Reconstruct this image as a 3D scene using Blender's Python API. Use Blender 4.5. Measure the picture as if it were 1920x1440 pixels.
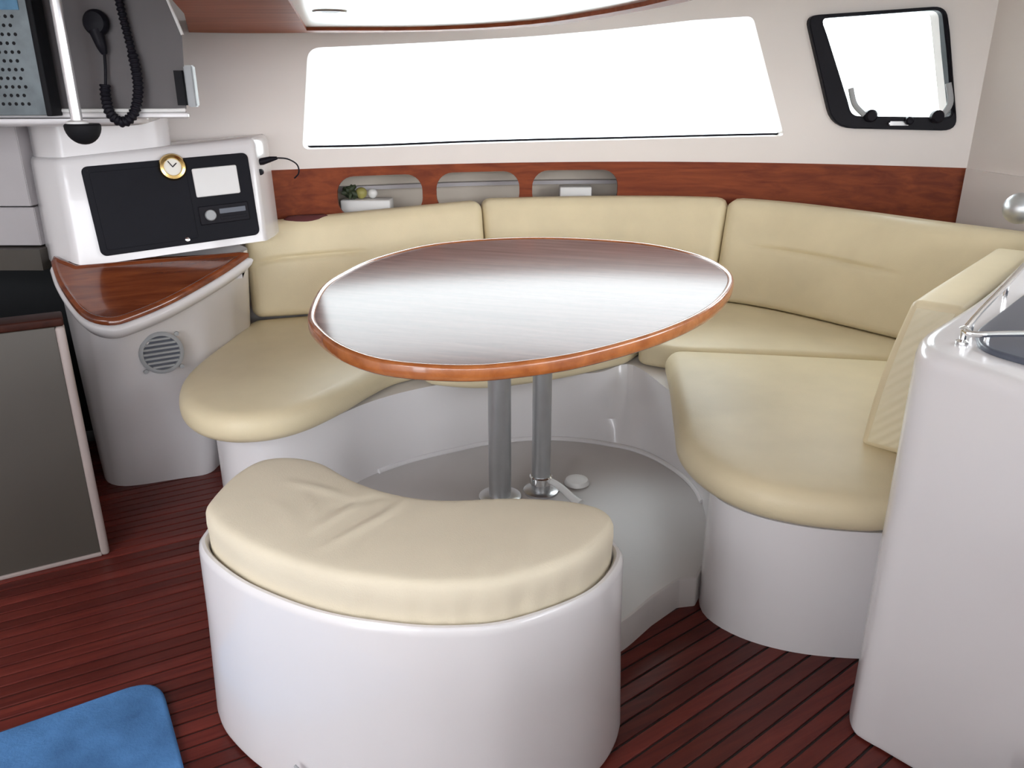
import bpy, bmesh, math, random
from mathutils import Vector, Matrix
from mathutils.geometry import delaunay_2d_cdt
random.seed(7)
for o in list(bpy.data.objects): bpy.data.objects.remove(o)
SC = bpy.context.scene
COL = SC.collection

# ------------------------------------------------------------------ camera
cam_d = bpy.data.cameras.new('camera')
cam_d.sensor_fit = 'HORIZONTAL'; cam_d.sensor_width = 36.0
cam_d.lens = 36.0 * 1500 / 1920; cam_d.clip_start = 0.02; cam_d.clip_end = 2000
cam = bpy.data.objects.new('camera', cam_d); COL.objects.link(cam)
cam.location = (0, 0, 1.45)
cam.rotation_euler = (math.pi/2 - math.atan(555/1500), 0, 0)
SC.camera = cam

# ------------------------------------------------------------------ sky, light, exposure
SKY = 6.6
wd = bpy.data.worlds.new('world'); SC.world = wd; wd.use_nodes = True
nt = wd.node_tree; nt.nodes.clear()
wo = nt.nodes.new('ShaderNodeOutputWorld'); bg = nt.nodes.new('ShaderNodeBackground')
tc = nt.nodes.new('ShaderNodeTexCoord'); sp = nt.nodes.new('ShaderNodeSeparateXYZ')
rp = nt.nodes.new('ShaderNodeValToRGB')
rp.color_ramp.elements[0].position = 0.0; rp.color_ramp.elements[0].color = (0.93, 0.96, 1.0, 1)
rp.color_ramp.elements[1].position = 1.0; rp.color_ramp.elements[1].color = (0.88, 0.93, 1.0, 1)
nt.links.new(tc.outputs['Generated'], sp.inputs[0]); nt.links.new(sp.outputs['Z'], rp.inputs['Fac'])
nt.links.new(rp.outputs['Color'], bg.inputs['Color']); bg.inputs['Strength'].default_value = SKY
nt.links.new(bg.outputs[0], wo.inputs['Surface'])

def portal(name, loc, rot, sx, sy):
    l = bpy.data.lights.new(name, 'AREA'); l.shape = 'RECTANGLE'; l.size = sx; l.size_y = sy
    l.cycles.is_portal = True
    o = bpy.data.objects.new(name, l); COL.objects.link(o); o.location = loc; o.rotation_euler = rot
    return o
# daylight portals in the openings of the cabin (they give no light of their own)
portal('window_daylight_portal', (0.2, 4.22, 1.48), (-math.pi/2, 0, 0), 2.6, 0.75)
portal('hatch_daylight_portal', (1.66, 4.05, 1.52), (-math.pi/2, 0, 0), 0.85, 0.65)
AFT_DOOR = (-2.42, -1.82, .02, 1.9)          # openings: u0, u1, z0, z1 along their wall
AFT_WINDOW = (-1.7, 2.3, 1.3, 1.93)
STBD_LIGHT_OPENING = (-1.4, 2.5, 1.25, 1.9)  # unseen side opening, added to brighten the port side
portal('starboard_daylight_portal', (2.42, .55, 1.575), (0, math.pi/2, -.084), .65, 3.9)
ROOF_LIGHT_OPENING = (-2.35, -1.25, -1.1, .3)        # unseen ceiling opening added for light from above: x0, x1, y0, y1
portal('roof_daylight_portal', (-1.8, -.4, 2.03), (0, 0, 0), 1.1, 1.4)
for nm, (a, b, c, d) in (('door_daylight_portal', AFT_DOOR), ('aft_window_daylight_portal', AFT_WINDOW)):
    portal(nm, ((a+b)/2, -1.68, (c+d)/2), (math.pi/2, 0, 0), b-a, d-c)
vs = SC.view_settings
vs.view_transform = 'Standard'; vs.look = 'None'; vs.gamma = 1.0; vs.use_curve_mapping = False
vs.exposure = 0.70

# ------------------------------------------------------------------ materials
def new_mat(name):
    m = bpy.data.materials.new(name); m.use_nodes = True
    return m, m.node_tree, m.node_tree.nodes['Principled BSDF']
def mat(name, c, rough=.4, metal=0.0, var=.06, scale=8, bump=0.0, bscale=120, coat=0.0, spec=.5, stretch=(1,1,1), bdist=.002):
    """plain procedural material: noise colour variation + optional fine bump"""
    m, t, b = new_mat(name)
    tcn = t.nodes.new('ShaderNodeTexCoord'); mp = t.nodes.new('ShaderNodeMapping'); mp.inputs['Scale'].default_value = stretch
    t.links.new(tcn.outputs['Object'], mp.inputs[0])
    nz = t.nodes.new('ShaderNodeTexNoise'); nz.inputs['Scale'].default_value = scale; nz.inputs['Detail'].default_value = 4
    t.links.new(mp.outputs[0], nz.inputs['Vector'])
    r = t.nodes.new('ShaderNodeValToRGB')
    r.color_ramp.elements[0].color = tuple(x*(1-var) for x in c) + (1,)
    r.color_ramp.elements[1].color = tuple(min(1, x*(1+var)) for x in c) + (1,)
    r.color_ramp.elements[0].position = .3; r.color_ramp.elements[1].position = .7
    t.links.new(nz.outputs['Fac'], r.inputs[0]); t.links.new(r.outputs[0], b.inputs['Base Color'])
    b.inputs['Roughness'].default_value = rough; b.inputs['Metallic'].default_value = metal
    b.inputs['Specular IOR Level'].default_value = spec
    b.inputs['Coat Weight'].default_value = coat; b.inputs['Coat Roughness'].default_value = .06
    if bump:
        n2 = t.nodes.new('ShaderNodeTexNoise'); n2.inputs['Scale'].default_value = bscale; n2.inputs['Detail'].default_value = 3
        t.links.new(tcn.outputs['Object'], n2.inputs['Vector'])
        bp = t.nodes.new('ShaderNodeBump'); bp.inputs['Strength'].default_value = bump; bp.inputs['Distance'].default_value = bdist
        t.links.new(n2.outputs['Fac'], bp.inputs['Height']); t.links.new(bp.outputs[0], b.inputs['Normal'])
    return m
def wood(name, c1, c2, rough=.25, scale=3, stretch=(1, 12, 12), coat=.5, rot=0, objrand=0.0, coatrough=.05, spec=.5):
    m, t, b = new_mat(name)
    tcn = t.nodes.new('ShaderNodeTexCoord'); mp = t.nodes.new('ShaderNodeMapping')
    mp.inputs['Scale'].default_value = stretch
    t.links.new(tcn.outputs['Object'], mp.inputs[0])
    vr = t.nodes.new('ShaderNodeVectorRotate'); vr.rotation_type = 'Z_AXIS'; vr.inputs['Angle'].default_value = rot
    t.links.new(tcn.outputs['Object'], vr.inputs['Vector']); t.links.new(vr.outputs[0], mp.inputs[0])
    nz = t.nodes.new('ShaderNodeTexNoise'); nz.inputs['Scale'].default_value = scale; nz.inputs['Detail'].default_value = 8
    nz.inputs['Roughness'].default_value = .62; nz.inputs['Distortion'].default_value = .6
    t.links.new(mp.outputs[0], nz.inputs['Vector'])
    r = t.nodes.new('ShaderNodeValToRGB'); r.color_ramp.elements[0].position = .32; r.color_ramp.elements[1].position = .72
    r.color_ramp.elements[0].color = c1 + (1,); r.color_ramp.elements[1].color = c2 + (1,)
    t.links.new(nz.outputs['Fac'], r.inputs[0])
    out = r.outputs[0]
    if objrand:
        oi = t.nodes.new('ShaderNodeObjectInfo'); mr = t.nodes.new('ShaderNodeMapRange')
        mr.inputs['To Min'].default_value = 1-objrand; mr.inputs['To Max'].default_value = 1+objrand
        t.links.new(oi.outputs['Random'], mr.inputs['Value'])
        hs = t.nodes.new('ShaderNodeHueSaturation'); t.links.new(out, hs.inputs['Color']); t.links.new(mr.outputs[0], hs.inputs['Value'])
        out = hs.outputs[0]
    t.links.new(out, b.inputs['Base Color'])
    b.inputs['Roughness'].default_value = rough; b.inputs['Coat Weight'].default_value = coat; b.inputs['Coat Roughness'].default_value = coatrough; b.inputs['Specular IOR Level'].default_value = spec
    return m
def ribbed_mat(name, c):
    m, t, b = new_mat(name)
    tcn = t.nodes.new('ShaderNodeTexCoord'); wv = t.nodes.new('ShaderNodeTexWave'); wv.bands_direction = 'Z'
    wv.inputs['Scale'].default_value = 14; wv.inputs['Distortion'].default_value = .3
    mp = t.nodes.new('ShaderNodeMapping'); mp.inputs['Rotation'].default_value = (.6, .5, 0)
    t.links.new(tcn.outputs['Object'], mp.inputs[0]); t.links.new(mp.outputs[0], wv.inputs['Vector'])
    bp_ = t.nodes.new('ShaderNodeBump'); bp_.inputs['Strength'].default_value = .5; bp_.inputs['Distance'].default_value = .004
    t.links.new(wv.outputs['Fac'], bp_.inputs['Height']); t.links.new(bp_.outputs[0], b.inputs['Normal'])
    b.inputs['Base Color'].default_value = c+(1,); b.inputs['Roughness'].default_value = .55
    return m
def glass_mat(name):
    m = bpy.data.materials.new(name); m.use_nodes = True; t = m.node_tree; t.nodes.clear()
    o = t.nodes.new('ShaderNodeOutputMaterial'); mx = t.nodes.new('ShaderNodeMixShader')
    tr = t.nodes.new('ShaderNodeBsdfTransparent'); gl = t.nodes.new('ShaderNodeBsdfGlossy'); fr = t.nodes.new('ShaderNodeFresnel')
    tr.inputs['Color'].default_value = (.93, .96, .95, 1); gl.inputs['Roughness'].default_value = .02; fr.inputs['IOR'].default_value = 1.35
    t.links.new(fr.outputs[0], mx.inputs[0]); t.links.new(tr.outputs[0], mx.inputs[1]); t.links.new(gl.outputs[0], mx.inputs[2])
    t.links.new(mx.outputs[0], o.inputs[0]); return m

M = {}
M['gel'] = mat('white_gelcoat', (.76, .735, .74), .22, var=.012, scale=3, coat=.3)
M['gelwall'] = mat('warm_white_wall', (.84, .775, .735), .42, var=.015, scale=3)
M['liner'] = mat('headliner_white', (.86, .78, .70), .16, var=.01, scale=2, coat=.15)
M['leather'] = mat('cream_leather', (.74, .635, .425), .42, var=.05, scale=5, bump=.25, bscale=260, spec=.4)
M['fabric'] = mat('cream_stool_cover', (.74, .66, .51), .6, var=.03, scale=6, bump=.3, bscale=300, spec=.3)
M['wood'] = wood('mahogany_panel', (.155, .026, .008), (.30, .066, .018), .5, 2.2, (1, 10, 14), .0, spec=.2)
M['headwood'] = wood('mahogany_overhead', (.26, .06, .024), (.44, .125, .05), .5, 2.2, (1, 10, 14), .0, spec=.1)
M['desk'] = wood('mahogany_desk', (.13, .027, .009), (.27, .068, .02), .2, 3, (1.4, 9, 9), .8, rot=-.47)
M['tabletop'] = wood('table_veneer', (.18, .105, .095), (.28, .17, .15), .13, 2.5, (1, 10, 10), 0, rot=.3, spec=.03)
M['tablerim'] = wood('table_rim_wood', (.27, .072, .017), (.46, .15, .04), .25, 6, (3, 3, 3), .6)
M['plank'] = wood('floor_plank_wood', (.080, .0125, .010), (.145, .026, .018), .32, 4, (1, 14, 14), .0, rot=-.5, objrand=.28, spec=.28)
M['darkwood'] = wood('dark_brown_cap_wood', (.02, .006, .004), (.045, .012, .007), .5, 3, (1, 10, 10), 0, spec=.15)
M['ribbed'] = ribbed_mat('ribbed_cream_leather', (.78, .70, .50))
M['caulk'] = mat('dark_floor_caulk', (.02, .011, .010), .6)
M['steel'] = mat('brushed_steel', (.62, .62, .63), .28, 1.0, var=.03, scale=30)
M['pole'] = mat('polished_pole_steel', (.85, .84, .86), .22, .7, var=.02, scale=20)
M['alu'] = mat('satin_aluminium', (.50, .51, .52), .38, .85, var=.03, scale=20)
M['chrome'] = mat('chrome', (.8, .8, .8), .1, 1.0, var=.01)
M['black'] = mat('black_plastic', (.010, .009, .013), .45, var=.1, spec=.12)
M['panelblack'] = mat('black_instrument_plate', (.010, .010, .014), .5, var=.08, spec=.1)
M['rubber'] = mat('black_rubber', (.010, .010, .012), .6, spec=.15)
M['grey'] = mat('grey_cabinet_laminate', (.10, .088, .09), .5, var=.05, scale=4)
M['plate'] = mat('perforated_grey_metal', (.12, .14, .15), .4, .3, var=.15, scale=25)
M['white'] = mat('white_paint', (.8, .79, .77), .4, var=.01)
M['label'] = mat('white_label', (.78, .77, .76), .5, var=.01)
M['brass'] = mat('brass', (.75, .52, .2), .2, 1.0, var=.05)
M['dial'] = mat('dial_face', (.82, .80, .74), .3, var=.02)
M['taupe'] = mat('taupe_laminate', (.068, .058, .048), .5, var=.08, scale=2, stretch=(1, 1, .15))
M['taupetrim'] = mat('taupe_edge_trim', (.33, .27, .25), .45)
M['recshade'] = mat('painted_recess_shade', (.006, .007, .009), .8)  # near-black colour stands for the shade inside the passage
M['bulk'] = mat('pale_grey_bulkhead', (.46, .43, .44), .45, var=.02)
M['blue'] = mat('blue_mat_pile', (.075, .19, .40), .95, var=.3, scale=9, bump=.8, bscale=160, spec=.1)
M['hob'] = mat('slate_grey_lid', (.085, .095, .125), .3, var=.04)
M['grille'] = mat('grey_grille', (.36, .37, .38), .45)
M['platform'] = mat('grey_white_platform', (.56, .53, .515), .4, var=.03, scale=4)
M['recess'] = mat('beige_locker_lining', (.60, .53, .45), .6, var=.02)
M['red'] = mat('dark_red_cloth', (.10, .02, .02), .8)
M['green'] = mat('dark_green_leaf', (.04, .055, .025), .6, var=.4)
M['yellow'] = mat('yellow_green_fruit', (.38, .34, .10), .5, var=.15)
M['bluerefl'] = mat('painted_blue_reflection', (.08, .22, .36), .25, var=.2, scale=20)
M['deck'] = mat('white_deck', (.75, .75, .74), .6)
M['sea'] = mat('sea_water', (.10, .16, .17), .25, var=.2, scale=.2)
M['glass'] = glass_mat('window_glass')

# ------------------------------------------------------------------ helpers
def finish(name, bm, m, parent=None, smooth=35, kind=None, recalc=True):
    if recalc: bmesh.ops.recalc_face_normals(bm, faces=bm.faces[:])
    me = bpy.data.meshes.new(name); bm.to_mesh(me); bm.free()
    if m: me.materials.append(M[m])
    if smooth:
        for p in me.polygons: p.use_smooth = True
        me.set_sharp_from_angle(angle=math.radians(smooth))
    o = bpy.data.objects.new(name, me); COL.objects.link(o)
    if parent: o.parent = parent
    if kind: o['kind'] = kind
    return o
def tag(o, label, cat=None, group=None, kind=None):
    o['label'] = label
    if cat: o['category'] = cat
    if group: o['group'] = group
    if kind: o['kind'] = kind
    return o
def thing(name, label, cat, loc=(0, 0, 0), group=None):
    o = bpy.data.objects.new(name, None); o.empty_display_size = .05; COL.objects.link(o); o.location = loc
    return tag(o, label, cat, group)
def put(o, parent):           # parent keeping world place (parents have only a location)
    o.parent = parent; o.matrix_parent_inverse = Matrix.Translation(-Vector(parent.location)); return o
def spl(pts, n=80, closed=True):
    """Catmull-Rom through the points, resampled to n even steps"""
    P = [Vector(p) for p in pts]; k = len(P); out = []
    segs = k if closed else k-1
    for i in range(segs):
        g = (lambda j: P[j % k]) if closed else (lambda j: P[max(0, min(k-1, j))])
        a, b, c, d = g(i-1), g(i), g(i+1), g(i+2)
        for s in range(16):
            t = s/16
            out.append(.5*((2*b)+(c-a)*t+(2*a-5*b+4*c-d)*t*t+(3*b-a-3*c+d)*t**3))
    if not closed: out.append(P[-1])
    return resample(out, n, closed)
def resample(L, n, closed=True):
    L = [Vector(p) for p in L]
    Q = L+[L[0]] if closed else L
    ds = [0]
    for a, b in zip(Q, Q[1:]): ds.append(ds[-1]+(b-a).length)
    tot = ds[-1]; res = []; j = 0
    for i in range(n):
        s = tot*i/(n if closed else n-1)
        while j < len(ds)-2 and ds[j+1] < s: j += 1
        t = (s-ds[j])/max(1e-9, ds[j+1]-ds[j]); res.append(Q[j].lerp(Q[j+1], min(1, t)))
    return res
def area(L): return .5*sum(a[0]*b[1]-b[0]*a[1] for a, b in zip(L, L[1:]+L[:1]))
def ccw(L): return L if area(L) > 0 else L[::-1]
def inset(L, d):
    """offset a closed CCW outline inward by d"""
    n = len(L); out = []
    for i in range(n):
        a, b, c = L[i-1], L[i], L[(i+1) % n]
        e1 = Vector((b[0]-a[0], b[1]-a[1])); e2 = Vector((c[0]-b[0], c[1]-b[1]))
        if e1.length < 1e-9: e1 = e2
        if e2.length < 1e-9: e2 = e1
        n1 = Vector((-e1.y, e1.x)).normalized(); n2 = Vector((-e2.y, e2.x)).normalized()
        m = (n1+n2); m = m.normalized() if m.length > 1e-6 else n1
        k = d/max(.5, m.dot(n1))
        out.append(Vector((b[0]+m.x*k, b[1]+m.y*k)))
    return out
def rrect(x0, y0, x1, y1, r, k=5):
    out = []
    for cx, cy, a0 in ((x1-r, y1-r, 0), (x0+r, y1-r, 90), (x0+r, y0+r, 180), (x1-r, y0+r, 270)):
        for i in range(k+1):
            a = math.radians(a0+90*i/k); out.append(Vector((cx+r*math.cos(a), cy+r*math.sin(a))))
    return out
def rpoly(pts, r, k=6):
    """polygon with rounded corners (r may be a list)"""
    n = len(pts); out = []
    for i in range(n):
        a, b, c = Vector(pts[i-1]), Vector(pts[i]), Vector(pts[(i+1) % n])
        rr = r[i] if isinstance(r, (list, tuple)) else r
        if rr <= 0: out.append(b); continue
        u = (a-b).normalized(); v = (c-b).normalized()
        d = min(rr, .48*(a-b).length, .48*(c-b).length)
        p, q = b+u*d, b+v*d
        for j in range(k+1):
            t = j/k; out.append(p*(1-t)**2+b*2*t*(1-t)+q*t*t)
    return out
def loft(bm, rings, cap0=True, cap1=True, closed=True):
    R = [[bm.verts.new(p) for p in r] for r in rings]
    n = len(R[0])
    for a, b in zip(R, R[1:]):
        for i in range(n if closed else n-1):
            j = (i+1) % n
            try: bm.faces.new((a[i], a[j], b[j], b[i]))
            except ValueError: pass
    if cap0: bm.faces.new(R[0][::-1])
    if cap1: bm.faces.new(R[-1])
    return R
def mould(bm, outline, prof):
    """prof: list of (inset, z)"""
    o = ccw([Vector((p[0], p[1])) for p in outline])
    loft(bm, [[Vector((p.x, p.y, z)) for p in (inset(o, d) if d else o)] for d, z in prof])
def crowned(bm, outline, prof, crown=.01, fall=.09, step=.045, disp=None):
    """like mould, with a softly domed top made of clean triangles"""
    o = ccw([Vector((p[0], p[1])) for p in outline])
    rings = [[Vector((p.x, p.y, z)) for p in (inset(o, d) if d else o)] for d, z in prof]
    R = loft(bm, rings, True, False)
    top = [Vector((v.co.x, v.co.y)) for v in R[-1]]; n = len(top); z1 = prof[-1][1]
    def dist(q):
        best = 9
        for i in range(n):
            a, b = top[i], top[(i+1) % n]; e = b-a; L2 = e.length_squared
            t = 0 if L2 < 1e-12 else max(0, min(1, (q-a).dot(e)/L2)); best = min(best, (a+e*t-q).length)
        return best
    def inside(q):
        c = False
        for i in range(n):
            a, b = top[i], top[(i+1) % n]
            if (a.y > q.y) != (b.y > q.y) and q.x < (b.x-a.x)*(q.y-a.y)/(b.y-a.y)+a.x: c = not c
        return c
    pts = []
    x = min(p.x for p in top)
    row = 0
    while x < max(p.x for p in top):
        y = min(p.y for p in top)+(step/2 if row % 2 else 0)
        while y < max(p.y for p in top):
            q = Vector((x, y))
            if inside(q) and dist(q) > step*.35: pts.append(q)
            y += step
        x += step*.866; row += 1
    V, E_, F, ov_, oe_, of_ = delaunay_2d_cdt(top+pts, [(i, (i+1) % n) for i in range(n)], [], 1, 1e-6)
    verts = []
    for i, q in enumerate(V):
        src = [k for k in ov_[i] if k < n]
        if src: verts.append(R[-1][src[0]])
        else: verts.append(bm.verts.new((q.x, q.y, z1+crown*(1-math.exp(-(dist(q)/fall)))+(disp(q)*min(1, dist(q)/.02) if disp else 0))))
    for f in F:
        c = sum((V[k] for k in f), Vector((0, 0)))/len(f)
        if inside(c):
            try: bm.faces.new([verts[k] for k in f])
            except ValueError: pass
def rprof(z0, z1, r, r0=None, k=6):
    r0 = r if r0 is None else r0
    P = []
    for i in range(k+1):
        a = math.pi/2*i/k; P.append((r0*(1-math.sin(a)), z0+r0*(1-math.cos(a))))
    for i in range(k+1):
        a = math.pi/2*i/k; P.append((r*(1-math.cos(a)), z1-r+r*math.sin(a)))
    return P
def box(bm, x0, x1, y0, y1, z0, z1, mtx=None):
    v = [bm.verts.new(p) for p in ((x0,y0,z0),(x1,y0,z0),(x1,y1,z0),(x0,y1,z0),(x0,y0,z1),(x1,y0,z1),(x1,y1,z1),(x0,y1,z1))]
    for f in ((0,3,2,1),(4,5,6,7),(0,1,5,4),(1,2,6,5),(2,3,7,6),(3,0,4,7)): bm.faces.new([v[i] for i in f])
    if mtx is not None:
        for q in v: q.co = mtx @ q.co
    return v
def rbox(name, x0, x1, y0, y1, z0, z1, m, parent=None, b=.006, mtx=None, kind=None):
    bm = bmesh.new(); box(bm, x0, x1, y0, y1, z0, z1)
    if b: bmesh.ops.bevel(bm, geom=bm.edges[:], offset=b, segments=3, affect='EDGES', profile=.5)
    if mtx is not None: bmesh.ops.transform(bm, matrix=mtx, verts=bm.verts[:])
    return finish(name, bm, m, parent, kind=kind)
def tube(bm, path, r, k=12, caps=True):
    P = [Vector(p) for p in path]; n = len(P); rings = []; up = None
    for i in range(n):
        t = (P[min(n-1, i+1)]-P[max(0, i-1)]).normalized()
        if up is None:
            up = Vector((0, 0, 1)) if abs(t.z) < .9 else Vector((1, 0, 0))
        s = t.cross(up).normalized(); up = s.cross(t).normalized()
        rr = r[i] if isinstance(r, (list, tuple)) else r
        rings.append([P[i]+(s*math.cos(2*math.pi*j/k)+up*math.sin(2*math.pi*j/k))*rr for j in range(k)])
    loft(bm, rings, caps, caps)
def lathe(bm, prof, k=32, mtx=None, caps=True):
    """prof: (r, z) from bottom to top around z"""
    rings = [[Vector((max(r, 1e-4)*math.cos(2*math.pi*j/k), max(r, 1e-4)*math.sin(2*math.pi*j/k), z)) for j in range(k)] for r, z in prof]
    if mtx is not None: rings = [[mtx @ p for p in q] for q in rings]
    loft(bm, rings, caps, caps)
def sheet(bm, outer, holes, thick, cuts=(), ymap=None):
    """flat panel in x-z with holes, thick towards +y, cut at x positions and bent by ymap(x)"""
    edges = []
    for L in [outer]+list(holes):
        vs_ = [bm.verts.new((p[0], 0, p[1])) for p in L]
        edges += [bm.edges.new((vs_[i], vs_[(i+1) % len(vs_)])) for i in range(len(vs_))]
    bmesh.ops.triangle_fill(bm, use_beauty=True, use_dissolve=False, edges=edges, normal=(0, -1, 0))
    for c in cuts:
        bmesh.ops.bisect_plane(bm, geom=bm.verts[:]+bm.edges[:]+bm.faces[:], plane_co=(c, 0, 0), plane_no=(1, 0, 0))
    ret = bmesh.ops.extrude_face_region(bm, geom=bm.faces[:])
    for v in [g for g in ret['geom'] if isinstance(g, bmesh.types.BMVert)]: v.co.y += thick
    if ymap:
        for v in bm.verts: v.co.y += ymap(v.co.x)
def W(x):        # plan line of the forward cabin wall
    return 4.05-.16*(x-.6)**2 if x > -1.1 else 3.588+.3*(x+1.1)
def frange(a, b, s):
    n = int(round((b-a)/s)); return [a+(b-a)*i/n for i in range(1, n)]

# ------------------------------------------------------------------ setting: shell
bm = bmesh.new(); box(bm, -2.6, 2.6, -1.7, 4.2, -.06, -.004)
floor = finish('floor', bm, 'caulk', kind='structure', smooth=0); tag(floor, 'dark red wooden strip floor with black caulking lines', 'floor')

def clip_poly(poly, px, py, nx, ny):
    out = []
    for i in range(len(poly)):
        a, b = poly[i], poly[(i+1) % len(poly)]
        da = (a[0]-px)*nx+(a[1]-py)*ny; db = (b[0]-px)*nx+(b[1]-py)*ny
        if da >= 0: out.append(a)
        if da*db < 0:
            t = da/(da-db); out.append((a[0]+(b[0]-a[0])*t, a[1]+(b[1]-a[1])*t))
    return out
def plank_field(region, ang, pitch, gap):
    d = Vector((math.cos(ang), math.sin(ang))); n = Vector((-d.y, d.x))
    s = [Vector(p).dot(n) for p in region]
    k0, k1 = int(min(s)/pitch)-1, int(max(s)/pitch)+1
    for k in range(k0, k1+1):
        lo, hi = k*pitch+gap/2, (k+1)*pitch-gap/2
        q = clip_poly(region, n.x*lo, n.y*lo, n.x, n.y)
        if len(q) < 3: continue
        q = clip_poly(q, n.x*hi, n.y*hi, -n.x, -n.y)
        if len(q) < 3 or abs(area([Vector(p) for p in q])) < .003: continue
        q = ccw([Vector(p) for p in q])
        bm = bmesh.new()
        loft(bm, [[Vector((p.x, p.y, -.006)) for p in q], [Vector((p.x, p.y, -.001)) for p in q], [Vector((p.x, p.y, 0)) for p in inset(q, .0012)]], False, True)
        put(finish('floor_plank', bm, 'plank', None, smooth=0), floor)
# two laid fields; the joint between them runs under the stool and the table platform
plank_field([(-2.5, -.2), (-.25, -.2), (-.25, 3.2), (-2.5, 3.2)], math.radians(28.5), .0445, .0065)
plank_field([(-.243, -.2), (1.4, -.2), (1.4, 2.3), (-.243, 2.3)], math.radians(38), .0455, .0065)

# forward wall with the long window and the hatch opening
WIN = [(-.927, 1.196), (-.634, 1.194), (-.276, 1.201), (.103, 1.207), (.621, 1.216), (1.292, 1.236), (1.192, 1.508), (1.101, 1.758),
       (.836, 1.743), (.47, 1.705), (.098, 1.673), (-.383, 1.641), (-.873, 1.61), (-.898, 1.417)]
HOUT = [(1.321, 1.755), (1.86, 1.78), (1.978, 1.271), (1.489, 1.275)]
HIN = [(1.379, 1.746), (1.847, 1.770), (1.953, 1.323), (1.560, 1.325)]
def loop(pts, r): return ccw(rpoly(pts, r))
win_l = loop(WIN, [.03, 0, 0, 0, 0, .02, 0, .03, 0, 0, 0, 0, .05, 0])
hin_l = loop(HIN, .035); hout_l = loop(HOUT, [.05, .05, .06, .09])
bm = bmesh.new()
sheet(bm, [(-2.6, 1.11), (2.35, 1.11), (2.35, 2.0), (-2.6, 2.0)], [win_l, hin_l], .09, frange(-2.6, 2.35, .11), W)
wf = finish('wall_front', bm, 'gelwall', kind='structure', smooth=30); tag(wf, 'warm white forward cabin wall around the long window', 'wall')
bm = bmesh.new()
sheet(bm, [(-2.6, 0), (2.35, 0), (2.35, .6), (-1.115, .6), (-1.115, 1.108), (-2.6, 1.108)], [], .05, frange(-2.6, 2.35, .11), W)
wl_ = finish('wall_lower', bm, 'gelwall', kind='structure', smooth=30); tag(wl_, 'lower forward cabin wall hidden behind the settee', 'wall')
# long window: pane and dark gasket
w1 = bpy.data.objects.new('window_1', None); COL.objects.link(w1); w1.location = (.2, W(.2), 1.2); w1['kind'] = 'structure'
tag(w1, 'long frameless cabin window over the wooden panel', 'window')
bm = bmesh.new(); sheet(bm, inset(win_l, -.02), [], .006, frange(-.95, 1.3, .11), lambda x: W(x)+.092)
put(finish('pane', bm, 'glass', smooth=30), w1)
bm = bmesh.new()
tube(bm, [(p[0], W(p[0])+.075, p[1]+.006) for p in spl([(p[0], p[1]) for p in WIN[:6]], 40, False)], .005, 8)
put(finish('gasket', bm, 'black'), w1)
# hatch
w2 = bpy.data.objects.new('window_2', None); COL.objects.link(w2); w2.location = (1.66, W(1.66), 1.27); w2['kind'] = 'structure'
tag(w2, 'small square hatch with thick black frame and two stays', 'window')
bm = bmesh.new(); sheet(bm, hout_l, [inset(hin_l, .004)], .045, frange(1.3, 2.0, .11), lambda x: W(x)-.032)
bmesh.ops.bevel(bm, geom=[e for e in bm.edges if len(e.link_faces) == 2 and e.calc_face_angle(0) > .8], offset=.006, segments=2, affect='EDGES')
put(finish('hatch_frame', bm, 'black', smooth=40), w2)
bm = bmesh.new(); sheet(bm, inset(hin_l, -.015), [], .008, frange(1.3, 2.0, .11), lambda x: W(x)+.092)
put(finish('pane', bm, 'glass', smooth=30), w2)
for sx, pts in ((0, [(1.605, 1.335), (1.560, 1.38), (1.535, 1.45)]), (1, [(1.905, 1.335), (1.925, 1.39), (1.905, 1.47)])):
    bm = bmesh.new(); tube(bm, [(p[0], W(p[0])-.045, p[1]) for p in spl(pts, 12, False)], .013, 10)
    st = put(finish('hatch_stay', bm, 'grille'), w2)
    bx, bz = pts[0]
    bm = bmesh.new(); lathe(bm, [(.0, -.02), (.024, -.02), (.028, -.012), (.028, .012), (.02, .02), (0, .02)], 20,
                            Matrix.Translation((bx+(.028 if not sx else -.025), W(bx)-.047, bz-.004)) @ Matrix.Rotation(math.pi/2, 4, 'X'))
    put(finish('stay_knob', bm, 'black'), st)
bm = bmesh.new(); box(bm, 1.70, 1.80, W(1.75)-.052, W(1.75)-.03, 1.291, 1.309); bmesh.ops.bevel(bm, geom=bm.edges[:], offset=.005, segments=2, affect='EDGES')
la = put(finish('hatch_latch', bm, 'steel'), w2)
bm = bmesh.new(); lathe(bm, [(0, 0), (.018, 0), (.018, .02), (.012, .026), (0, .026)], 16, Matrix.Translation((1.785, W(1.785)-.03, 1.312)) @ Matrix.Rotation(math.pi/2, 4, 'X'))
put(finish('latch_knob', bm, 'black'), la)

# wood fascia under the window, with three oblong openings and a lined locker behind
def oblong(x0, x1, z1, h, r): return ccw(rrect(x0, z1-h, x1, z1, r, 7))
ov = [oblong(-.80, -.425, 1.071, .185, .075), oblong(-.361, .036, 1.073, .185, .078), oblong(.099, .522, 1.074, .185, .078)]
bm = bmesh.new()
sheet(bm, [(-1.12, .60), (2.045, .60), (2.045, 1.112), (-1.12, 1.112)], ov, .018, frange(-1.12, 2.045, .11), lambda x: W(x)-.004)
t1 = finish('trim_1', bm, 'wood', kind='structure', smooth=30); tag(t1, 'long mahogany fascia with three oblong openings behind the settee', 'panel')
bm = bmesh.new()
xs = [-1.1+i*.1 for i in range(19)]
prof = [(.016, 1.108), (.26, 1.108), (.26, .885), (.016, .885)]
loft(bm, [[Vector((x, W(x)+d, z)) for d, z in prof] for x in xs], True, True, closed=False)
put(finish('locker_lining', bm, 'recess', smooth=30, recalc=False), t1)
bm = bmesh.new()
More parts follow.
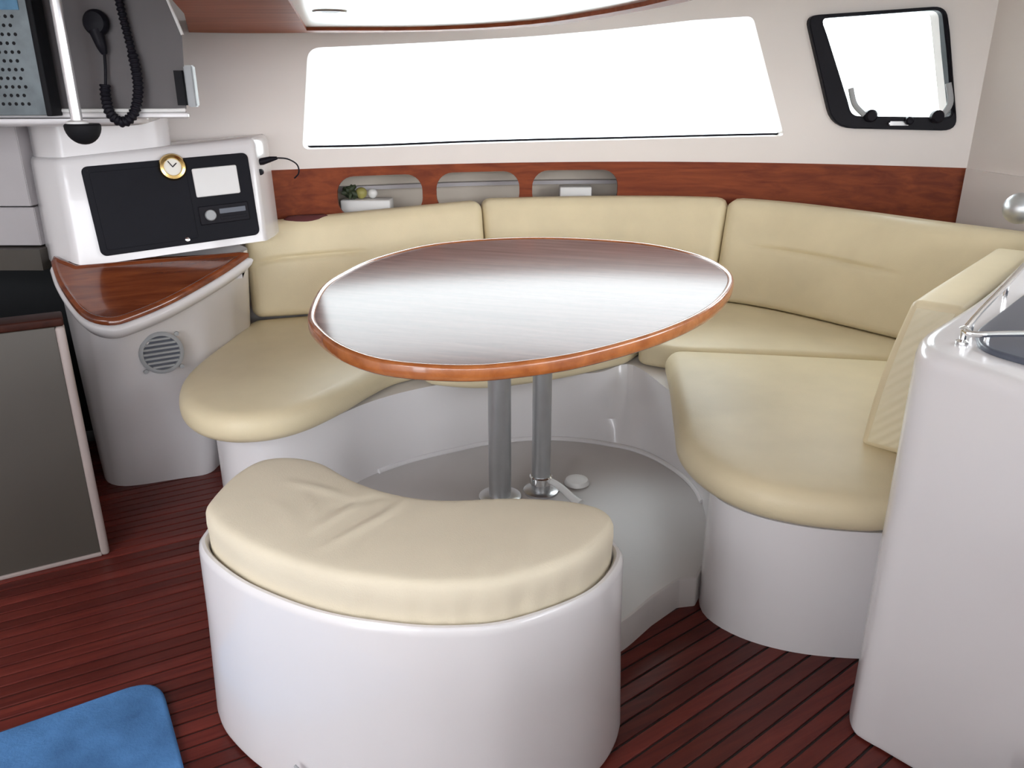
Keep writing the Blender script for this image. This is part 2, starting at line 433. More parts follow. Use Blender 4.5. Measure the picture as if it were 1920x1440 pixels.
loft(bm, [[Vector((x, W(x)+d, z)) for d, z in ((.20, .985), (.259, .985), (.259, 1.003), (.20, 1.003))] for x in xs])
put(finish('locker_ledge', bm, 'bulk', smooth=30), t1)

# side, aft walls and ceiling
bm = bmesh.new()
a, b, c, d = STBD_LIGHT_OPENING
def WR(y): return 2.04+.1*(3.8-y)/1.2 if y > 2.6 else 2.14+.36*(2.6-y)/4.3
sheet(bm, [(-1.7, 0), (3.8, 0), (3.8, 2.0), (-1.7, 2.0)], [[(a, c), (b, c), (b, d), (a, d)]], .08, [2.6])
for v in bm.verts: v.co = Vector((WR(v.co.x)+v.co.y, v.co.x, v.co.z))
wr = finish('wall_right', bm, 'gelwall', kind='structure', smooth=30); tag(wr, 'warm white side wall with an added daylight opening beside the galley counter', 'wall')
bm = bmesh.new()
loft(bm, [[Vector(p) for p in ((2.025, 3.68, z), (2.148, 2.6, z), (2.30, .8, z), (2.33, .8, z), (2.18, 2.6, z), (2.06, 3.68, z))] for z in (0, 1.10, 1.112)])
t2 = finish('trim_2', bm, 'gelwall', kind='structure', smooth=30); tag(t2, 'low white lining with a ledge along the side wall', 'trim')
def wall_with_holes(name, U0, U1, z0, z1, holes, mtx, label):
    bm = bmesh.new(); sheet(bm, [(U0, z0), (U1, z0), (U1, z1), (U0, z1)], [[(a, c), (b, c), (b, d), (a, d)] for a, b, c, d in holes], .08)
    bmesh.ops.transform(bm, matrix=mtx, verts=bm.verts[:])
    o = finish(name, bm, 'gelwall', kind='structure', smooth=30); tag(o, label, 'wall'); return o
wall_with_holes('wall_back', -2.6, 2.6, 0, 2.0, [AFT_DOOR, AFT_WINDOW], Matrix.Translation((0, -1.7, 0)), 'aft cabin wall with the open cockpit doorway and a window')
bm = bmesh.new(); box(bm, -2.68, -2.6, -1.7, 3.3, 0, 2.0)
wl = finish('wall_left', bm, 'gelwall', kind='structure', smooth=0); tag(wl, 'warm white port side wall of the cabin', 'wall')
bm = bmesh.new(); box(bm, -.75, 2.42, -.62, -.42, 0, 1.24); bmesh.ops.bevel(bm, geom=bm.edges[:], offset=.02, segments=3, affect='EDGES')  # added behind the camera to keep aft daylight off low surfaces
wp = finish('aft_light_block', bm, 'gelwall', kind='structure', smooth=30); tag(wp, 'half-height white block added out of view to shade low surfaces', 'wall')
bm = bmesh.new()
a, b, c, d = ROOF_LIGHT_OPENING
sheet(bm, [(-2.7, -1.8), (2.7, -1.8), (2.7, 4.3), (-2.7, 4.3)], [[(a, c), (b, c), (b, d), (a, d)]], .06)
for v in bm.verts: v.co = Vector((v.co.x, v.co.z, 2.0+v.co.y))
ce = finish('ceiling', bm, 'gelwall', kind='structure', smooth=0); tag(ce, 'white cabin ceiling above the headliner panel', 'ceiling')
# outside
bm = bmesh.new(); box(bm, -2.6, 2.6, 4.6, 8.5, .70, .80)
fd = finish('foredeck', bm, 'deck', kind='structure', smooth=0); tag(fd, 'white foredeck outside the cabin window', 'deck')
bm = bmesh.new(); lathe(bm, [(400, -1.5), (400, -1.4)], 48)
sea = finish('sea', bm, 'sea', kind='structure', smooth=0); tag(sea, 'pale water outside around the boat', 'water')

# ------------------------------------------------------------------ headliner panel (wood rimmed, white centre)
hp = thing('headliner_panel', 'lowered overhead panel with mahogany rim and glossy white centre', 'ceiling panel', (-.4, 2.6, 1.66))
edge = spl([(-1.30, 3.51), (-1.1, 3.56), (-.83, 3.54), (-.34, 3.47), (.08, 3.20), (.315, 2.73), (.461, 2.248), (.55, 1.6), (.58, .6), (.58, -.2)], 46, False)
left = [Vector((-.40, -.2)), Vector((-.56, 1.0)), Vector((-.865, 2.25)), Vector((-.985, 2.64))]
outl = [Vector(p) for p in edge]+left
inn_edge = [Vector(p) for p in spl([(-.80, 3.40), (-.34, 3.38), (.03, 3.12), (.262, 2.69), (.405, 2.23), (.49, 1.6), (.52, .6), (.52, -.15)], 36, False)]
inl = [Vector((-.80, 3.40)), Vector((-.78, 3.30)), Vector((-.57, 2.248)), Vector((-.30, 1.0)), Vector((-.05, -.15))]
inn = inn_edge + inl[::-1][:-1]
bm = bmesh.new()
sheet(bm, [(p.x, p.y) for p in outl], [[(p.x, p.y) for p in inn]], .045)
for v in bm.verts: v.co = Vector((v.co.x, v.co.z, 1.66+v.co.y))
put(finish('wood_rim', bm, 'headwood', smooth=30), hp)
bm = bmesh.new(); mould(bm, [(p.x, p.y) for p in inset(ccw(inn), -.006)], [(0, 1.672), (0, 1.70)])
put(finish('white_centre', bm, 'liner', smooth=30), hp)
dl = thing('recessed_downlight', 'small round recessed lamp in the white overhead panel', 'lamp', (-.56, 2.71, 1.672))
bm = bmesh.new(); lathe(bm, [(.030, -.002), (.052, -.004), (.056, 0), (.030, .0), (.030, -.002)], 28, None, False); finish('lamp_ring', bm, 'alu', dl)
bm = bmesh.new(); lathe(bm, [(0, -.0015), (.031, -.0015), (.031, 0), (0, 0)], 28); finish('lamp_lens', bm, 'grille', dl)

# ------------------------------------------------------------------ dinette: platform, seat base
plat = [(.545, 2.01), (.49, 2.0), (.40, 1.915), (.317, 1.819), (.22, 1.735), (.10, 1.69), (-.06, 1.69), (-.22, 1.715), (-.33, 1.775), (-.44, 1.885), (-.56, 1.94), (-.66, 2.05),
        (-.70, 2.25), (-.72, 2.42), (-.60, 2.60), (-.3, 2.95), (.1, 3.06), (.5, 2.95), (.68, 2.7), (.67, 2.4), (.62, 2.15)]
bm = bmesh.new(); mould(bm, rpoly(plat, [.006]*3+[.03]*18, 4), [(0, 0), (0, .092), (.002, .097), (.007, .1)])
pf = finish('dinette_platform', bm, 'platform', smooth=25); tag(pf, 'raised pale grey moulded platform under the oval table', 'platform')

inner = [(-1.15, 2.90), (-1.05, 2.60), (-.985, 2.46), (-.90, 2.385), (-.80, 2.375), (-.71, 2.43), (-.62, 2.53), (-.53, 2.66), (-.43, 2.76), (-.33, 2.83), (-.23, 2.885), (-.09, 2.955), (.087, 2.995),
         (.26, 2.985), (.40, 2.935), (.49, 2.885), (.57, 2.79), (.635, 2.65), (.66, 2.5), (.64, 2.3), (.60, 2.15), (.562, 2.03), (.575, 1.94), (.657, 1.853), (.788, 1.796), (.954, 1.774), (1.03, 1.79)]
ini = [Vector(p) for p in spl(inner, 130, False)]
outer = [(1.20, 2.03), (1.75, 2.70), (1.98, 2.95), (1.96, 3.35), (1.66, 3.66), (1.25, 3.80), (.7, 3.95), (.1, 3.93), (-.5, 3.76), (-1.0, 3.56), (-1.10, 3.42)]
bo = ccw(ini+[Vector(p) for p in outer])
def flare(p, z):      # the seat front leans back in the corner between the two seats
    k = math.exp(-((p.x-.49)**2+(p.y-2.89)**2)/.016)*max(0, z-.1)/.289
    return Vector((p.x, p.y+.21*k, z))
bm = bmesh.new(); loft(bm, [[flare(p, z) for p in bo] for z in (0, .10, .2, .3, .389)])
sb = finish('settee_base', bm, 'gel', smooth=25); tag(sb, 'white moulded horseshoe seat base around the table platform', 'seat base')
cv = [p for p in ini if p.y > 2.45 and -.5 < p.x < .7]
bm = bmesh.new(); tube(bm, [Vector((p.x, p.y-.004, .104)) for p in cv], .011, 10)
put(finish('cove_moulding', bm, 'gel'), sb)

# ------------------------------------------------------------------ seat cushions
def cushion(name, outline, label, n=120, z0=.392, z1=.492, r=.05, group=None, m='leather', crown=.014, seams=None):
    o = [Vector(p) for p in (spl(outline, n) if n else outline)]
    o = ccw(o)
    bm = bmesh.new()
    pr = rprof(z0, z1, r, r*.75)
    crowned(bm, o, pr, crown)
    c = finish(name, bm, m, None, smooth=50)
    return tag(c, label, 'cushion', group)
cushion('seat_cushion', [(-1.155, 3.38), (-1.17, 3.1), (-1.185, 2.85), (-1.17, 2.65), (-1.10, 2.46), (-1.0, 2.34), (-.88, 2.29), (-.76, 2.31), (-.66, 2.39), (-.57, 2.54), (-.50, 2.70), (-.435, 2.82), (-.36, 2.90),
        (-.355, 3.05), (-.37, 3.3), (-.40, 3.62), (-.55, 3.62), (-.85, 3.52), (-1.08, 3.44)],
        'rounded cream leather seat cushion beside the chart table', 150, z1=.497, r=.055, group='settee seat cushions')
cushion('seat_cushion', rpoly([(-.34, 2.84), (-.12, 2.775), (.18, 2.885), (.475, 3.08), (.62, 3.35), (.70, 3.84), (.3, 3.85), (-.1, 3.78), (-.385, 3.66)], [.06, .2, .2, .06, .1, .06, .2, .2, .06], 8),
        'cream leather seat cushion hidden mostly under the far table edge', 0, r=.035, group='settee seat cushions')
cushion('seat_cushion', rpoly([(.50, 3.09), (.66, 2.995), (1.02, 2.965), (1.56, 2.875), (1.72, 3.05), (1.36, 3.56), (1.10, 3.78), (.715, 3.84), (.635, 3.35)], [.06, .06, .1, .08, .08, .1, .08, .06, .1], 8),
        'flat wedge of cream leather seat cushion in the settee corner under the tall backrest', 0, r=.03, group='settee seat cushions')
cushion('seat_cushion', rpoly([(.60, 3.0), (.575, 2.75), (.525, 2.40), (.488, 2.15), (.505, 2.03), (.55, 1.92), (.63, 1.83), (.76, 1.77), (.93, 1.742), (1.06, 1.80), (1.20, 2.06), (1.62, 2.60), (1.50, 2.85), (1.45, 2.865), (1.0, 2.945)],
        [.08, .2, .2, .1, .1, .1, .1, .15, .1, .12, .1, .09, .09, .09, .2], 6),
        'large rounded cream leather seat cushion beside the galley counter', 0, z1=.495, r=.055, group='settee seat cushions')

# ------------------------------------------------------------------ back cushions: swept along the seat back
bp = spl([(-1.13, 3.365), (-.9, 3.425), (-.5, 3.56), (-.1, 3.675), (.3, 3.74), (.7, 3.745), (1.0, 3.65), (1.22, 3.46), (1.5, 3.10), (1.68, 2.89), (1.80, 2.76)], 220, False)
LAST = []
def back_cushion(path, label, z0, ztop, lean, th=.115, r=.042, crease=None, endr=(True, True), m='leather', top_end=0, group='settee back cushions'):
    """path: front bottom line; ztop, lean as functions of 0..1 along the path"""
    P = [Vector((p[0], p[1])) for p in path]
    tot = sum((b-a).length for a, b in zip(P, P[1:]))
    extra = [0, .004, .012, .024, r]
    # parameter stations denser at ends
    st = sorted(set([round(e, 5) for e in extra]+[round(tot-e, 5) for e in extra]+[round(r+(tot-2*r)*i/40, 5) for i in range(1, 40)]))
    ds = [0]
    for a, b in zip(P, P[1:]): ds.append(ds[-1]+(b-a).length)
    bm = bmesh.new(); rings = []
    for s in st:
        j = 0
        while j < len(ds)-2 and ds[j+1] < s: j += 1
        t = (s-ds[j])/(ds[j+1]-ds[j]); p = P[j].lerp(P[j+1], t); tg = (P[j+1]-P[j]).normalized(); nr = Vector((-tg.y, tg.x))
        u = s/tot; h = ztop(u)-z0
        sec = ccw(rrect(0, 0, th, h, r*.95, 6))
        # subdivide the long front side so that the crease and the belly can be shaped
        sec = resample(sec, 150)
        e = 0
        if endr[0] and s < r: e = r*(1-math.sqrt(max(0, 1-(1-s/r)**2)))
        if endr[1] and tot-s < r: e = r*(1-math.sqrt(max(0, 1-(1-(tot-s)/r)**2)))
        if e: sec = inset(sec, min(e, .9*r))
        ring = []
        for q in sec:
            d, z = q.x, q.y
            w = max(0, 1-d/(th*.5))
            d -= .012*w*math.sin(math.pi*min(1, max(0, z/h)))
            if crease and crease[0] < u < crease[1]:
                k = math.sin(math.pi*(u-crease[0])/(crease[1]-crease[0]))**.4
                d += .016*w*k*math.exp(-((z/h-crease[2]-.012*math.sin(7*u))/.022)**2)
            d += lean(u)*z
            ring.append(Vector((p.x+nr.x*d, p.y+nr.y*d, z0+z)))
        rings.append(ring)
    loft(bm, rings)
    LAST[:] = rings[-1]
    return tag(finish('back_cushion', bm, m, None, smooth=55), label, 'cushion', group)
def sub(path, x0, x1):
    L = [Vector((p[0], p[1])) for p in path]; out = []
    for a, b in zip(L, L[1:]):
        for c in (x0, x1):
            if a.x < c < b.x: out.append((c, a.lerp(b, (c-a.x)/(b.x-a.x))))
        if x0 <= b.x <= x1: out.append((b.x, b))
    if L[0].x >= x0: out.append((L[0].x, L[0]))
    return [p for _, p in sorted(out, key=lambda t: t[0])]
back_cushion(sub(bp, -1.2, -.106), 'curved cream leather back cushion beside the black instrument console', .503, lambda u: .905+.045*u-.05*max(0, 1-u/.12)**2, lambda u: .12+.2*u, crease=(.03, .5, .62), group='settee back cushions')
back_cushion(sub(bp, -.101, .938), 'middle cream leather back cushion below the oblong wall openings', .503, lambda u: .955, lambda u: .34+.08*u, group='settee back cushions')
back_cushion(sub(bp, .942, 1.85), 'tall cream leather back cushion in the settee corner under the hatch', .503, lambda u: .955-.01*u, lambda u: .42-.04*u, crease=(.08, .62, .56), th=.13, endr=(True, False), group='settee back cushions')
endp = [(1.62, 2.80), (1.50, 2.66), (1.30, 2.43), (1.10, 2.20), (.985, 2.065)]
ec = back_cushion([Vector(p) for p in endp], 'cream leather end cushion with ribbed end face standing against the counter', .50, lambda u: .935, lambda u: .16, th=.125, r=.018, group='settee back cushions')
bm = bmesh.new(); tdir = Vector((-.656, -.755, 0)); cc = sum(LAST, Vector((0, 0, 0)))/len(LAST)
loft(bm, [[cc+(p-cc)*k+tdir*h for p in LAST] for k, h in ((.985, -.002), (.985, .001), (.96, .0025))])
put(finish('end_panel', bm, 'ribbed', smooth=40), ec)['label'] = 'pale ribbed end face'

# ------------------------------------------------------------------ oval table
T = [(-.548, 2.076), (-.583, 2.381), (-.56, 2.59), (-.494, 2.827), (-.33, 3.084), (-.086, 3.22), (.195, 3.245), (.503, 3.131), (.667, 2.925), (.722, 2.691), (.695, 2.46), (.563, 2.16), (.387, 1.925),
     (.17, 1.74), (0, 1.66), (-.127, 1.641), (-.283, 1.677), (-.397, 1.773), (-.488, 1.915)]
to = ccw([Vector(p) for p in spl(T, 160)])
tb = thing('dining_table', 'egg-shaped varnished mahogany table on two metal posts', 'table', (.03, 2.53, .1))
bm = bmesh.new()
loft(bm, [[Vector((p.x, p.y, z)) for p in inset(to, d)] for d, z in ((.02, .846), (.006, .846), (.001, .851), (0, .860), (0, .876), (.003, .8815), (.009, .884), (.016, .8825), (.019, .879), (.020, .870), (.02, .846))], False, False)
put(finish('table_rim', bm, 'tablerim', smooth=50), tb)
bm = bmesh.new(); mould(bm, inset(to, .0195), [(0, .848), (0, .8785)])
put(finish('tabletop', bm, 'tabletop', smooth=30), tb)
for px, py, r in ((-.042, 2.50, .039), (.103, 2.545, .033)):
    bm = bmesh.new(); lathe(bm, [(r, .10), (r, .848)], 32, Matrix.Translation((px, py, 0)))
    po = put(finish('table_post', bm, 'alu'), tb)
    bm = bmesh.new(); lathe(bm, [(r, .845), (r*1.12, .845), (r*1.12, .80), (r, .80)][::-1], 32, Matrix.Translation((px, py, 0)))
    put(finish('post_sleeve', bm, 'alu'), po)
    bm = bmesh.new(); lathe(bm, [(r*1.9, .1005), (r*1.9, .108), (r*1.5, .113), (r*1.02, .113)], 32, Matrix.Translation((px, py, 0)))
    put(finish('foot_plate', bm, 'steel'), po)
bm = bmesh.new(); lathe(bm, [(.034, .135), (.041, .137), (.041, .162), (.036, .166), (.034, .166)], 28, Matrix.Translation((.103, 2.545, 0)))
put(finish('post_collar', bm, 'chrome'), po)
bm = bmesh.new(); tube(bm, spl([(.135, 2.53, .15), (.17, 2.50, .14), (.21, 2.46, .118), (.235, 2.43, .112)], 14, False), [.011+.004*i/13 for i in range(14)], 12)
put(finish('clamp_lever', bm, 'white'), po)
bm = bmesh.new(); lathe(bm, [(0, .101), (.04, .101), (.046, .105), (.04, .12), (.02, .13), (0, .131)], 24, Matrix.Translation((.235, 2.60, 0)))
put(finish('socket_cap', bm, 'white'), tb)

# ------------------------------------------------------------------ kidney stool with loose cushion
stool = [(-.715, 1.62), (-.705, 1.56), (-.651, 1.485), (-.539, 1.39), (-.376, 1.303), (-.214, 1.263), (-.10, 1.257), (.0, 1.275), (.128, 1.343), (.2, 1.415), (.244, 1.51), (.235, 1.575), (.19, 1.618), (.11, 1.645), (-.01, 1.655), (-.157, 1.645),
         (-.26, 1.672), (-.36, 1.735), (-.46, 1.83), (-.56, 1.868), (-.65, 1.845), (-.70, 1.75)]
so = ccw([Vector(p) for p in spl(stool, 140)])
st_ = thing('moulded_stool', 'white moulded kidney-shaped stool base standing on the wooden floor', 'stool', (-.25, 1.5, 0))
bm = bmesh.new()
loft(bm, [[Vector((p.x, p.y, z)) for p in inset(so, d)] for d, z in ((.012, 0), (-.012, .012), (-.014, .03), (-.003, .30), (0, .47), (.002, .482), (.008, .489), (.015, .489), (.021, .482), (.024, .465), (.03, .45))], True, True)
put(finish('stool_body', bm, 'gel', smooth=40), st_)
bm = bmesh.new(); tube(bm, [(-.462, 1.313, .10), (-.447, 1.304, .088), (-.432, 1.2955, .066)], [.003, .006, .003], 8)
put(finish('scuff_chip', bm, 'grille'), st_)
ci = resample(inset(so, .026), 240)
bm = bmesh.new()
pr = [(.004, .452), (0, .456), (0, .475), (0, .50), (-.001, .52), (-.002, .535), (-.001, .556), (.003, .566), (.009, .572), (.017, .575)]
FOLDS = [([(-.47, 1.63), (-.43, 1.54), (-.41, 1.47)], .004, .010), ([(-.36, 1.67), (-.35, 1.58), (-.42, 1.46)], .005, .010), ([(-.24, 1.62), (-.27, 1.54), (-.34, 1.45), (-.38, 1.40)], .006, .009),
         ([(-.05, 1.43), (-.055, 1.36), (-.06, 1.31)], .004, .008), ([(.02, 1.43), (.015, 1.36), (.01, 1.32)], .004, .008), ([(.06, 1.56), (.055, 1.49), (.05, 1.43)], .003, .012),
         ([(-.53, 1.69), (-.44, 1.65), (-.37, 1.61)], .005, .012), ([(-.40, 1.55), (-.33, 1.60), (-.27, 1.63)], -.003, .012), ([(-.55, 1.60), (-.50, 1.55), (-.47, 1.48)], .003, .014)]
FOLDS = [([Vector(p) for p in spl(a, 10, False)], h, w) for a, h, w in FOLDS]
def folds(q):
    z = 0
    for L, h, w in FOLDS:
        best = 9; tb_ = 0
        for k, (a, b) in enumerate(zip(L, L[1:])):
            e = b-a; t = max(0, min(1, (q-a).dot(e)/e.length_squared)); dd = (a+e*t-q).length
            if dd < best: best, tb_ = dd, (k+t)/(len(L)-1)
        z += h*math.exp(-(best/w)**2)*math.sin(math.pi*min(1, max(0, .08+.84*tb_)))
    return z
crowned(bm, ci, pr, .006, .05, .013, folds)
for v in bm.verts:     # loose vertical folds in the front of the cover
    if v.co.z < .565 and v.co.y < 1.42 and v.co.x > -.32:
        v.co.y += .0035*math.sin(v.co.x*95)*math.sin(v.co.x*31+1)*math.sin(math.pi*min(1, max(0, (v.co.z-.45)/.115)))
sc = finish('stool_cushion', bm, 'fabric', None, smooth=70); tag(sc, 'creased cream kidney-shaped cushion lying on the white stool', 'cushion')

# ------------------------------------------------------------------ chart table with tilted wooden top
nb = Vector((-.454, .891)); B0 = Vector((-1.524, 2.95))
def dz(x, y): return .84+.45*((x-B0.x)*nb.x+(y-B0.y)*nb.y)
ct = thing('chart_table', 'white moulded chart table with tilted glossy mahogany top', 'chart table', (-1.4, 3.0, 0))
dfr = [(-1.689, 2.903), (-1.636, 2.825), (-1.566, 2.747), (-1.494, 2.683), (-1.432, 2.660), (-1.374, 2.671), (-1.327, 2.714), (-1.263, 2.792), (-1.20, 2.887), (-1.111, 3.047), (-1.052, 3.178)]
dl_ = ccw([Vector(p) for p in spl(dfr, 50, False)]+[Vector((-1.085, 3.172)), Vector((-1.60, 2.913)), Vector((-1.695, 2.94))])
bm = bmesh.new()
loft(bm, [[Vector((p.x, p.y, dz(p.x, p.y)+h)) for p in inset(dl_, d)] for d, h in ((.006, -.022), (0, -.018), (0, -.004), (.004, 0), (.012, .002), (.018, -.002), (.022, -.003))])
put(finish('desk_top', bm, 'desk', smooth=40), ct)
bm = bmesh.new()
loft(bm, [[Vector((p.x, p.y, dz(p.x, p.y)+h)) for p in inset(dl_, d)] for d, h in ((.035, -.085), (.012, -.075), (-.004, -.05), (-.008, -.034), (-.004, -.026), (.004, -.0225))])
put(finish('desk_lip', bm, 'gel', smooth=50), ct)
topc = [(-1.72, 2.97), (-1.60, 2.82), (-1.48, 2.715), (-1.40, 2.715), (-1.30, 2.80), (-1.19, 2.97), (-1.12, 3.12), (-1.085, 3.30), (-1.2, 3.45), (-1.70, 3.4)]
botc = [(-1.64, 2.88), (-1.58, 2.80), (-1.515, 2.772), (-1.44, 2.788), (-1.33, 2.835), (-1.205, 2.878), (-1.195, 3.1), (-1.17, 3.32), (-1.22, 3.45), (-1.64, 3.4)]
tp, bt = [Vector(p) for p in rpoly(topc, .05, 5)], [Vector(p) for p in rpoly(botc, .05, 5)]
bm = bmesh.new()
rings = []
for k in range(9):
    f = k/8; ring = []
    for a, b in zip(bt, tp):
        p = a.lerp(b, f**.8 if f > 0 else 0); wv_ = (p-B0).dot(nb); zt = min(dz(p.x, min(p.y, 3.1))-.055, .765) if wv_ < .01 else .825
        ring.append(Vector((p.x, p.y, zt*f)))
    rings.append(ring)
loft(bm, rings); put(finish('desk_body', bm, 'gel', smooth=30), ct)
# round vent grille on the chart table front
gv = thing('vent_grille', 'round grey slatted grille on the chart table front', 'grille', (-1.292, 2.806, .535))
fa = math.atan2(.043, .125)+.22
Mg = Matrix.Rotation(fa, 4, 'Z') @ Matrix.Rotation(math.radians(-6), 4, 'X')
def gp(o): o.parent = gv; o.matrix_local = Mg; return o
bm = bmesh.new(); mr_ = Matrix.Rotation(math.pi/2, 4, 'X')
lathe(bm, [(.062, 0), (.078, 0), (.078, .006), (.072, .010), (.064, .010), (.062, .004), (.062, 0)], 36, mr_, False); gp(finish('grille_ring', bm, 'grille'))
bm = bmesh.new(); lathe(bm, [(0, .0), (.0635, .0), (.0635, .002), (0, .002)], 36, mr_); gp(finish('grille_back', bm, 'hob'))
for i in range(7):
    z = -.051+.017*i; w = math.sqrt(max(0, .064**2-z*z))
    bm = bmesh.new(); box(bm, -w, w, -.010, -.002, z-.0045, z+.0045); bmesh.ops.bevel(bm, geom=bm.edges[:], offset=.002, segments=1, affect='EDGES')
    gp(finish('slat', bm, 'grille'))
for sx, sz in ((1, 1), (1, -1), (-1, 1), (-1, -1)):
    bm = bmesh.new(); lathe(bm, [(0, 0), (.009, 0), (.008, .005), (0, .006)], 14, Matrix.Translation((sx*.062, 0, sz*.062)) @ mr_); gp(finish('grille_screw', bm, 'grille'))

# ------------------------------------------------------------------ instrument console
ic = thing('instrument_console', 'white moulded console with black instrument plate above the desk', 'console', (-1.35, 3.15, .84))
cdir = Vector((.891, .454, 0)); cn = Vector((-.454, .891, 0))       # along the face, into the console
def cpt(u, w, z): return Vector((-1.524, 2.95, 0))+cdir*u+cn*w+Vector((0, 0, z))
plan0 = [cpt(-.085, .0, 0), cpt(.60, -.002, 0), cpt(.655, .10, 0), cpt(.70, .22, 0), cpt(-.08, .40, 0), cpt(-.19, .26, 0), cpt(-.165, .10, 0)]
bm = bmesh.new(); o0 = ccw([Vector((p.x, p.y)) for p in rpoly([(p.x, p.y) for p in plan0], [.03, .02, .03, .02, .02, .02, .04], 5)])
rings = []
for d, f in ((0, 0), (0, .25), (0, .6), (0, .93), (.003, .965), (.010, .99), (.022, 1.0)):
    ring = []
    for p in inset(o0, d):
        u = (p-Vector((-1.524, 2.95))).dot(Vector((cdir.x, cdir.y)))
        ztop = 1.215+.055*max(0, min(1, u/.6))
        zb = .832+.04*max(0, min(1, u/.575))
        z = zb+(ztop-zb)*f
        q = Vector((p.x, p.y, 0))+cn*(.05*(z-.84)/.35)
        ring.append(Vector((q.x, q.y, z)))
    rings.append(ring)
loft(bm, rings); put(finish('console_body', bm, 'gel', smooth=35), ic)
bm = bmesh.new()
col = ccw([Vector((p.x, p.y)) for p in rpoly([(p.x, p.y) for p in (cpt(-.08, .03, 0), cpt(.30, .03, 0), cpt(.32, .30, 0), cpt(-.06, .38, 0), cpt(-.18, .27, 0), cpt(-.155, .12, 0))], [.03, .1, .02, .02, .02, .04], 5)])
loft(bm, [[Vector((p.x-.02, p.y+.045, z)) for p in col] for z in (1.15, 1.362)]); put(finish('console_pillar', bm, 'gel', smooth=35), ic)
# face coordinates: u 0..1 left-right, v 0..1 bottom-top on the four measured corners
FC = [Vector((-1.524, 2.95, .862)), Vector((-1.01, 3.212, .900)), Vector((-1.04, 3.255, 1.212)), Vector((-1.567, 2.995, 1.180))]
fnrm = (FC[1]-FC[0]).cross(FC[3]-FC[0]).normalized()
def face(u, v, h=0): return (FC[0]*(1-u)+FC[1]*u)*(1-v)+(FC[3]*(1-u)+FC[2]*u)*v+fnrm*h
def plate_on(name, u0, u1, v0, v1, r, h0, h1, m, bev=.0025, parent=None):
    L = ccw(rrect(u0*.575, v0*.325, u1*.575, v1*.325, r, 5))
    bm = bmesh.new()
    loft(bm, [[face(p.x/.575, p.y/.325, h) for p in inset(L, d)] for d, h in ((0, h0), (0, h1-bev), (bev, h1))])
    return put(finish(name, bm, m, None, smooth=40), parent or ic)
def disc_on(name, u, v, prof, m, k=30, parent=None):
    e1 = (FC[1]-FC[0]).normalized(); e2 = fnrm.cross(e1)
    mx = Matrix((e1, e2, fnrm)).transposed().to_4x4(); mx.translation = face(u, v)
    bm = bmesh.new(); lathe(bm, prof, k, mx); return put(finish(name, bm, m, None, smooth=40), parent or ic)
plate_on('instrument_plate', 0, 1, 0, 1, .022, -.012, .014, 'panelblack')
plate_on('switch_field', .04, .60, .06, .93, .01, .014, .0155, 'panelblack', .001)
plate_on('label_plate', .635, .915, .53, .865, .006, .014, .020, 'label')
ck = disc_on('clock_bezel', .525, .905, [(.030, .012), (.049, .012), (.050, .022), (.044, .032), (.034, .034), (.031, .030), (.030, .018)], 'brass', 36)
disc_on('clock_face', .525, .905, [(0, .016), (.033, .016), (.033, .024), (0, .025)], 'dial', 36, ck)
for a, l in ((.7, .020), (2.1, .026)):
    e1 = (FC[1]-FC[0]).normalized(); e2 = fnrm.cross(e1); c0 = face(.525, .905, .0265)
    bm = bmesh.new(); tube(bm, [c0, c0+(e1*math.cos(a)+e2*math.sin(a))*l], .0018, 6); put(finish('clock_hand', bm, 'black'), ck)
ru = plate_on('radio_unit', .63, .95, .20, .42, .004, .014, .019, 'black')
disc_on('radio_knob', .70, .305, [(0, .016), (.021, .016), (.021, .030), (.018, .034), (0, .034)], 'grille', 24, ru)
plate_on('radio_display', .76, .93, .31, .37, .002, .018, .0205, 'hob', .0008, ru)
plate_on('radio_slot', .76, .93, .24, .275, .002, .018, .0205, 'black', .0008, ru)
disc_on('panel_screw', .53, .06, [(0, .013), (.008, .013), (.008, .018), (0, .019)], 'chrome', 16)
for u, v in ((.03, .95), (.97, .05), (.03, .05), (.97, .95)):
    disc_on('panel_screw', u, v, [(0, .013), (.004, .013), (.0035, .0165), (0, .017)], 'black', 12)
# plug with thin cable beside the console
pg = thing('cable_plug', 'small black plug with thin looped cable beside the console', 'plug', (-.97, 3.34, 1.17))
bm = bmesh.new(); tube(bm, [(-1.03, 3.305, 1.168), (-1.0, 3.315, 1.174), (-.97, 3.325, 1.182), (-.945, 3.335, 1.186)], [.010, .014, .011, .006], 12); put(finish('plug_body', bm, 'black'), pg)
bm = bmesh.new(); tube(bm, spl([(-.945, 3.335, 1.186), (-.91, 3.36, 1.18), (-.885, 3.40, 1.155), (-.885, 3.42, 1.12), (-.90, 3.40, 1.10)], 20, False), .003, 8); put(finish('plug_cable', bm, 'black'), pg)
bm = bmesh.new(); lathe(bm, [(0, 0), (.012, 0), (.012, .014), (0, .016)], 16, Matrix.Translation((-1.005, 3.30, 1.135)) @ Matrix.Rotation(math.pi/2, 4, 'X')); put(finish('plug_socket', bm, 'black'), pg)

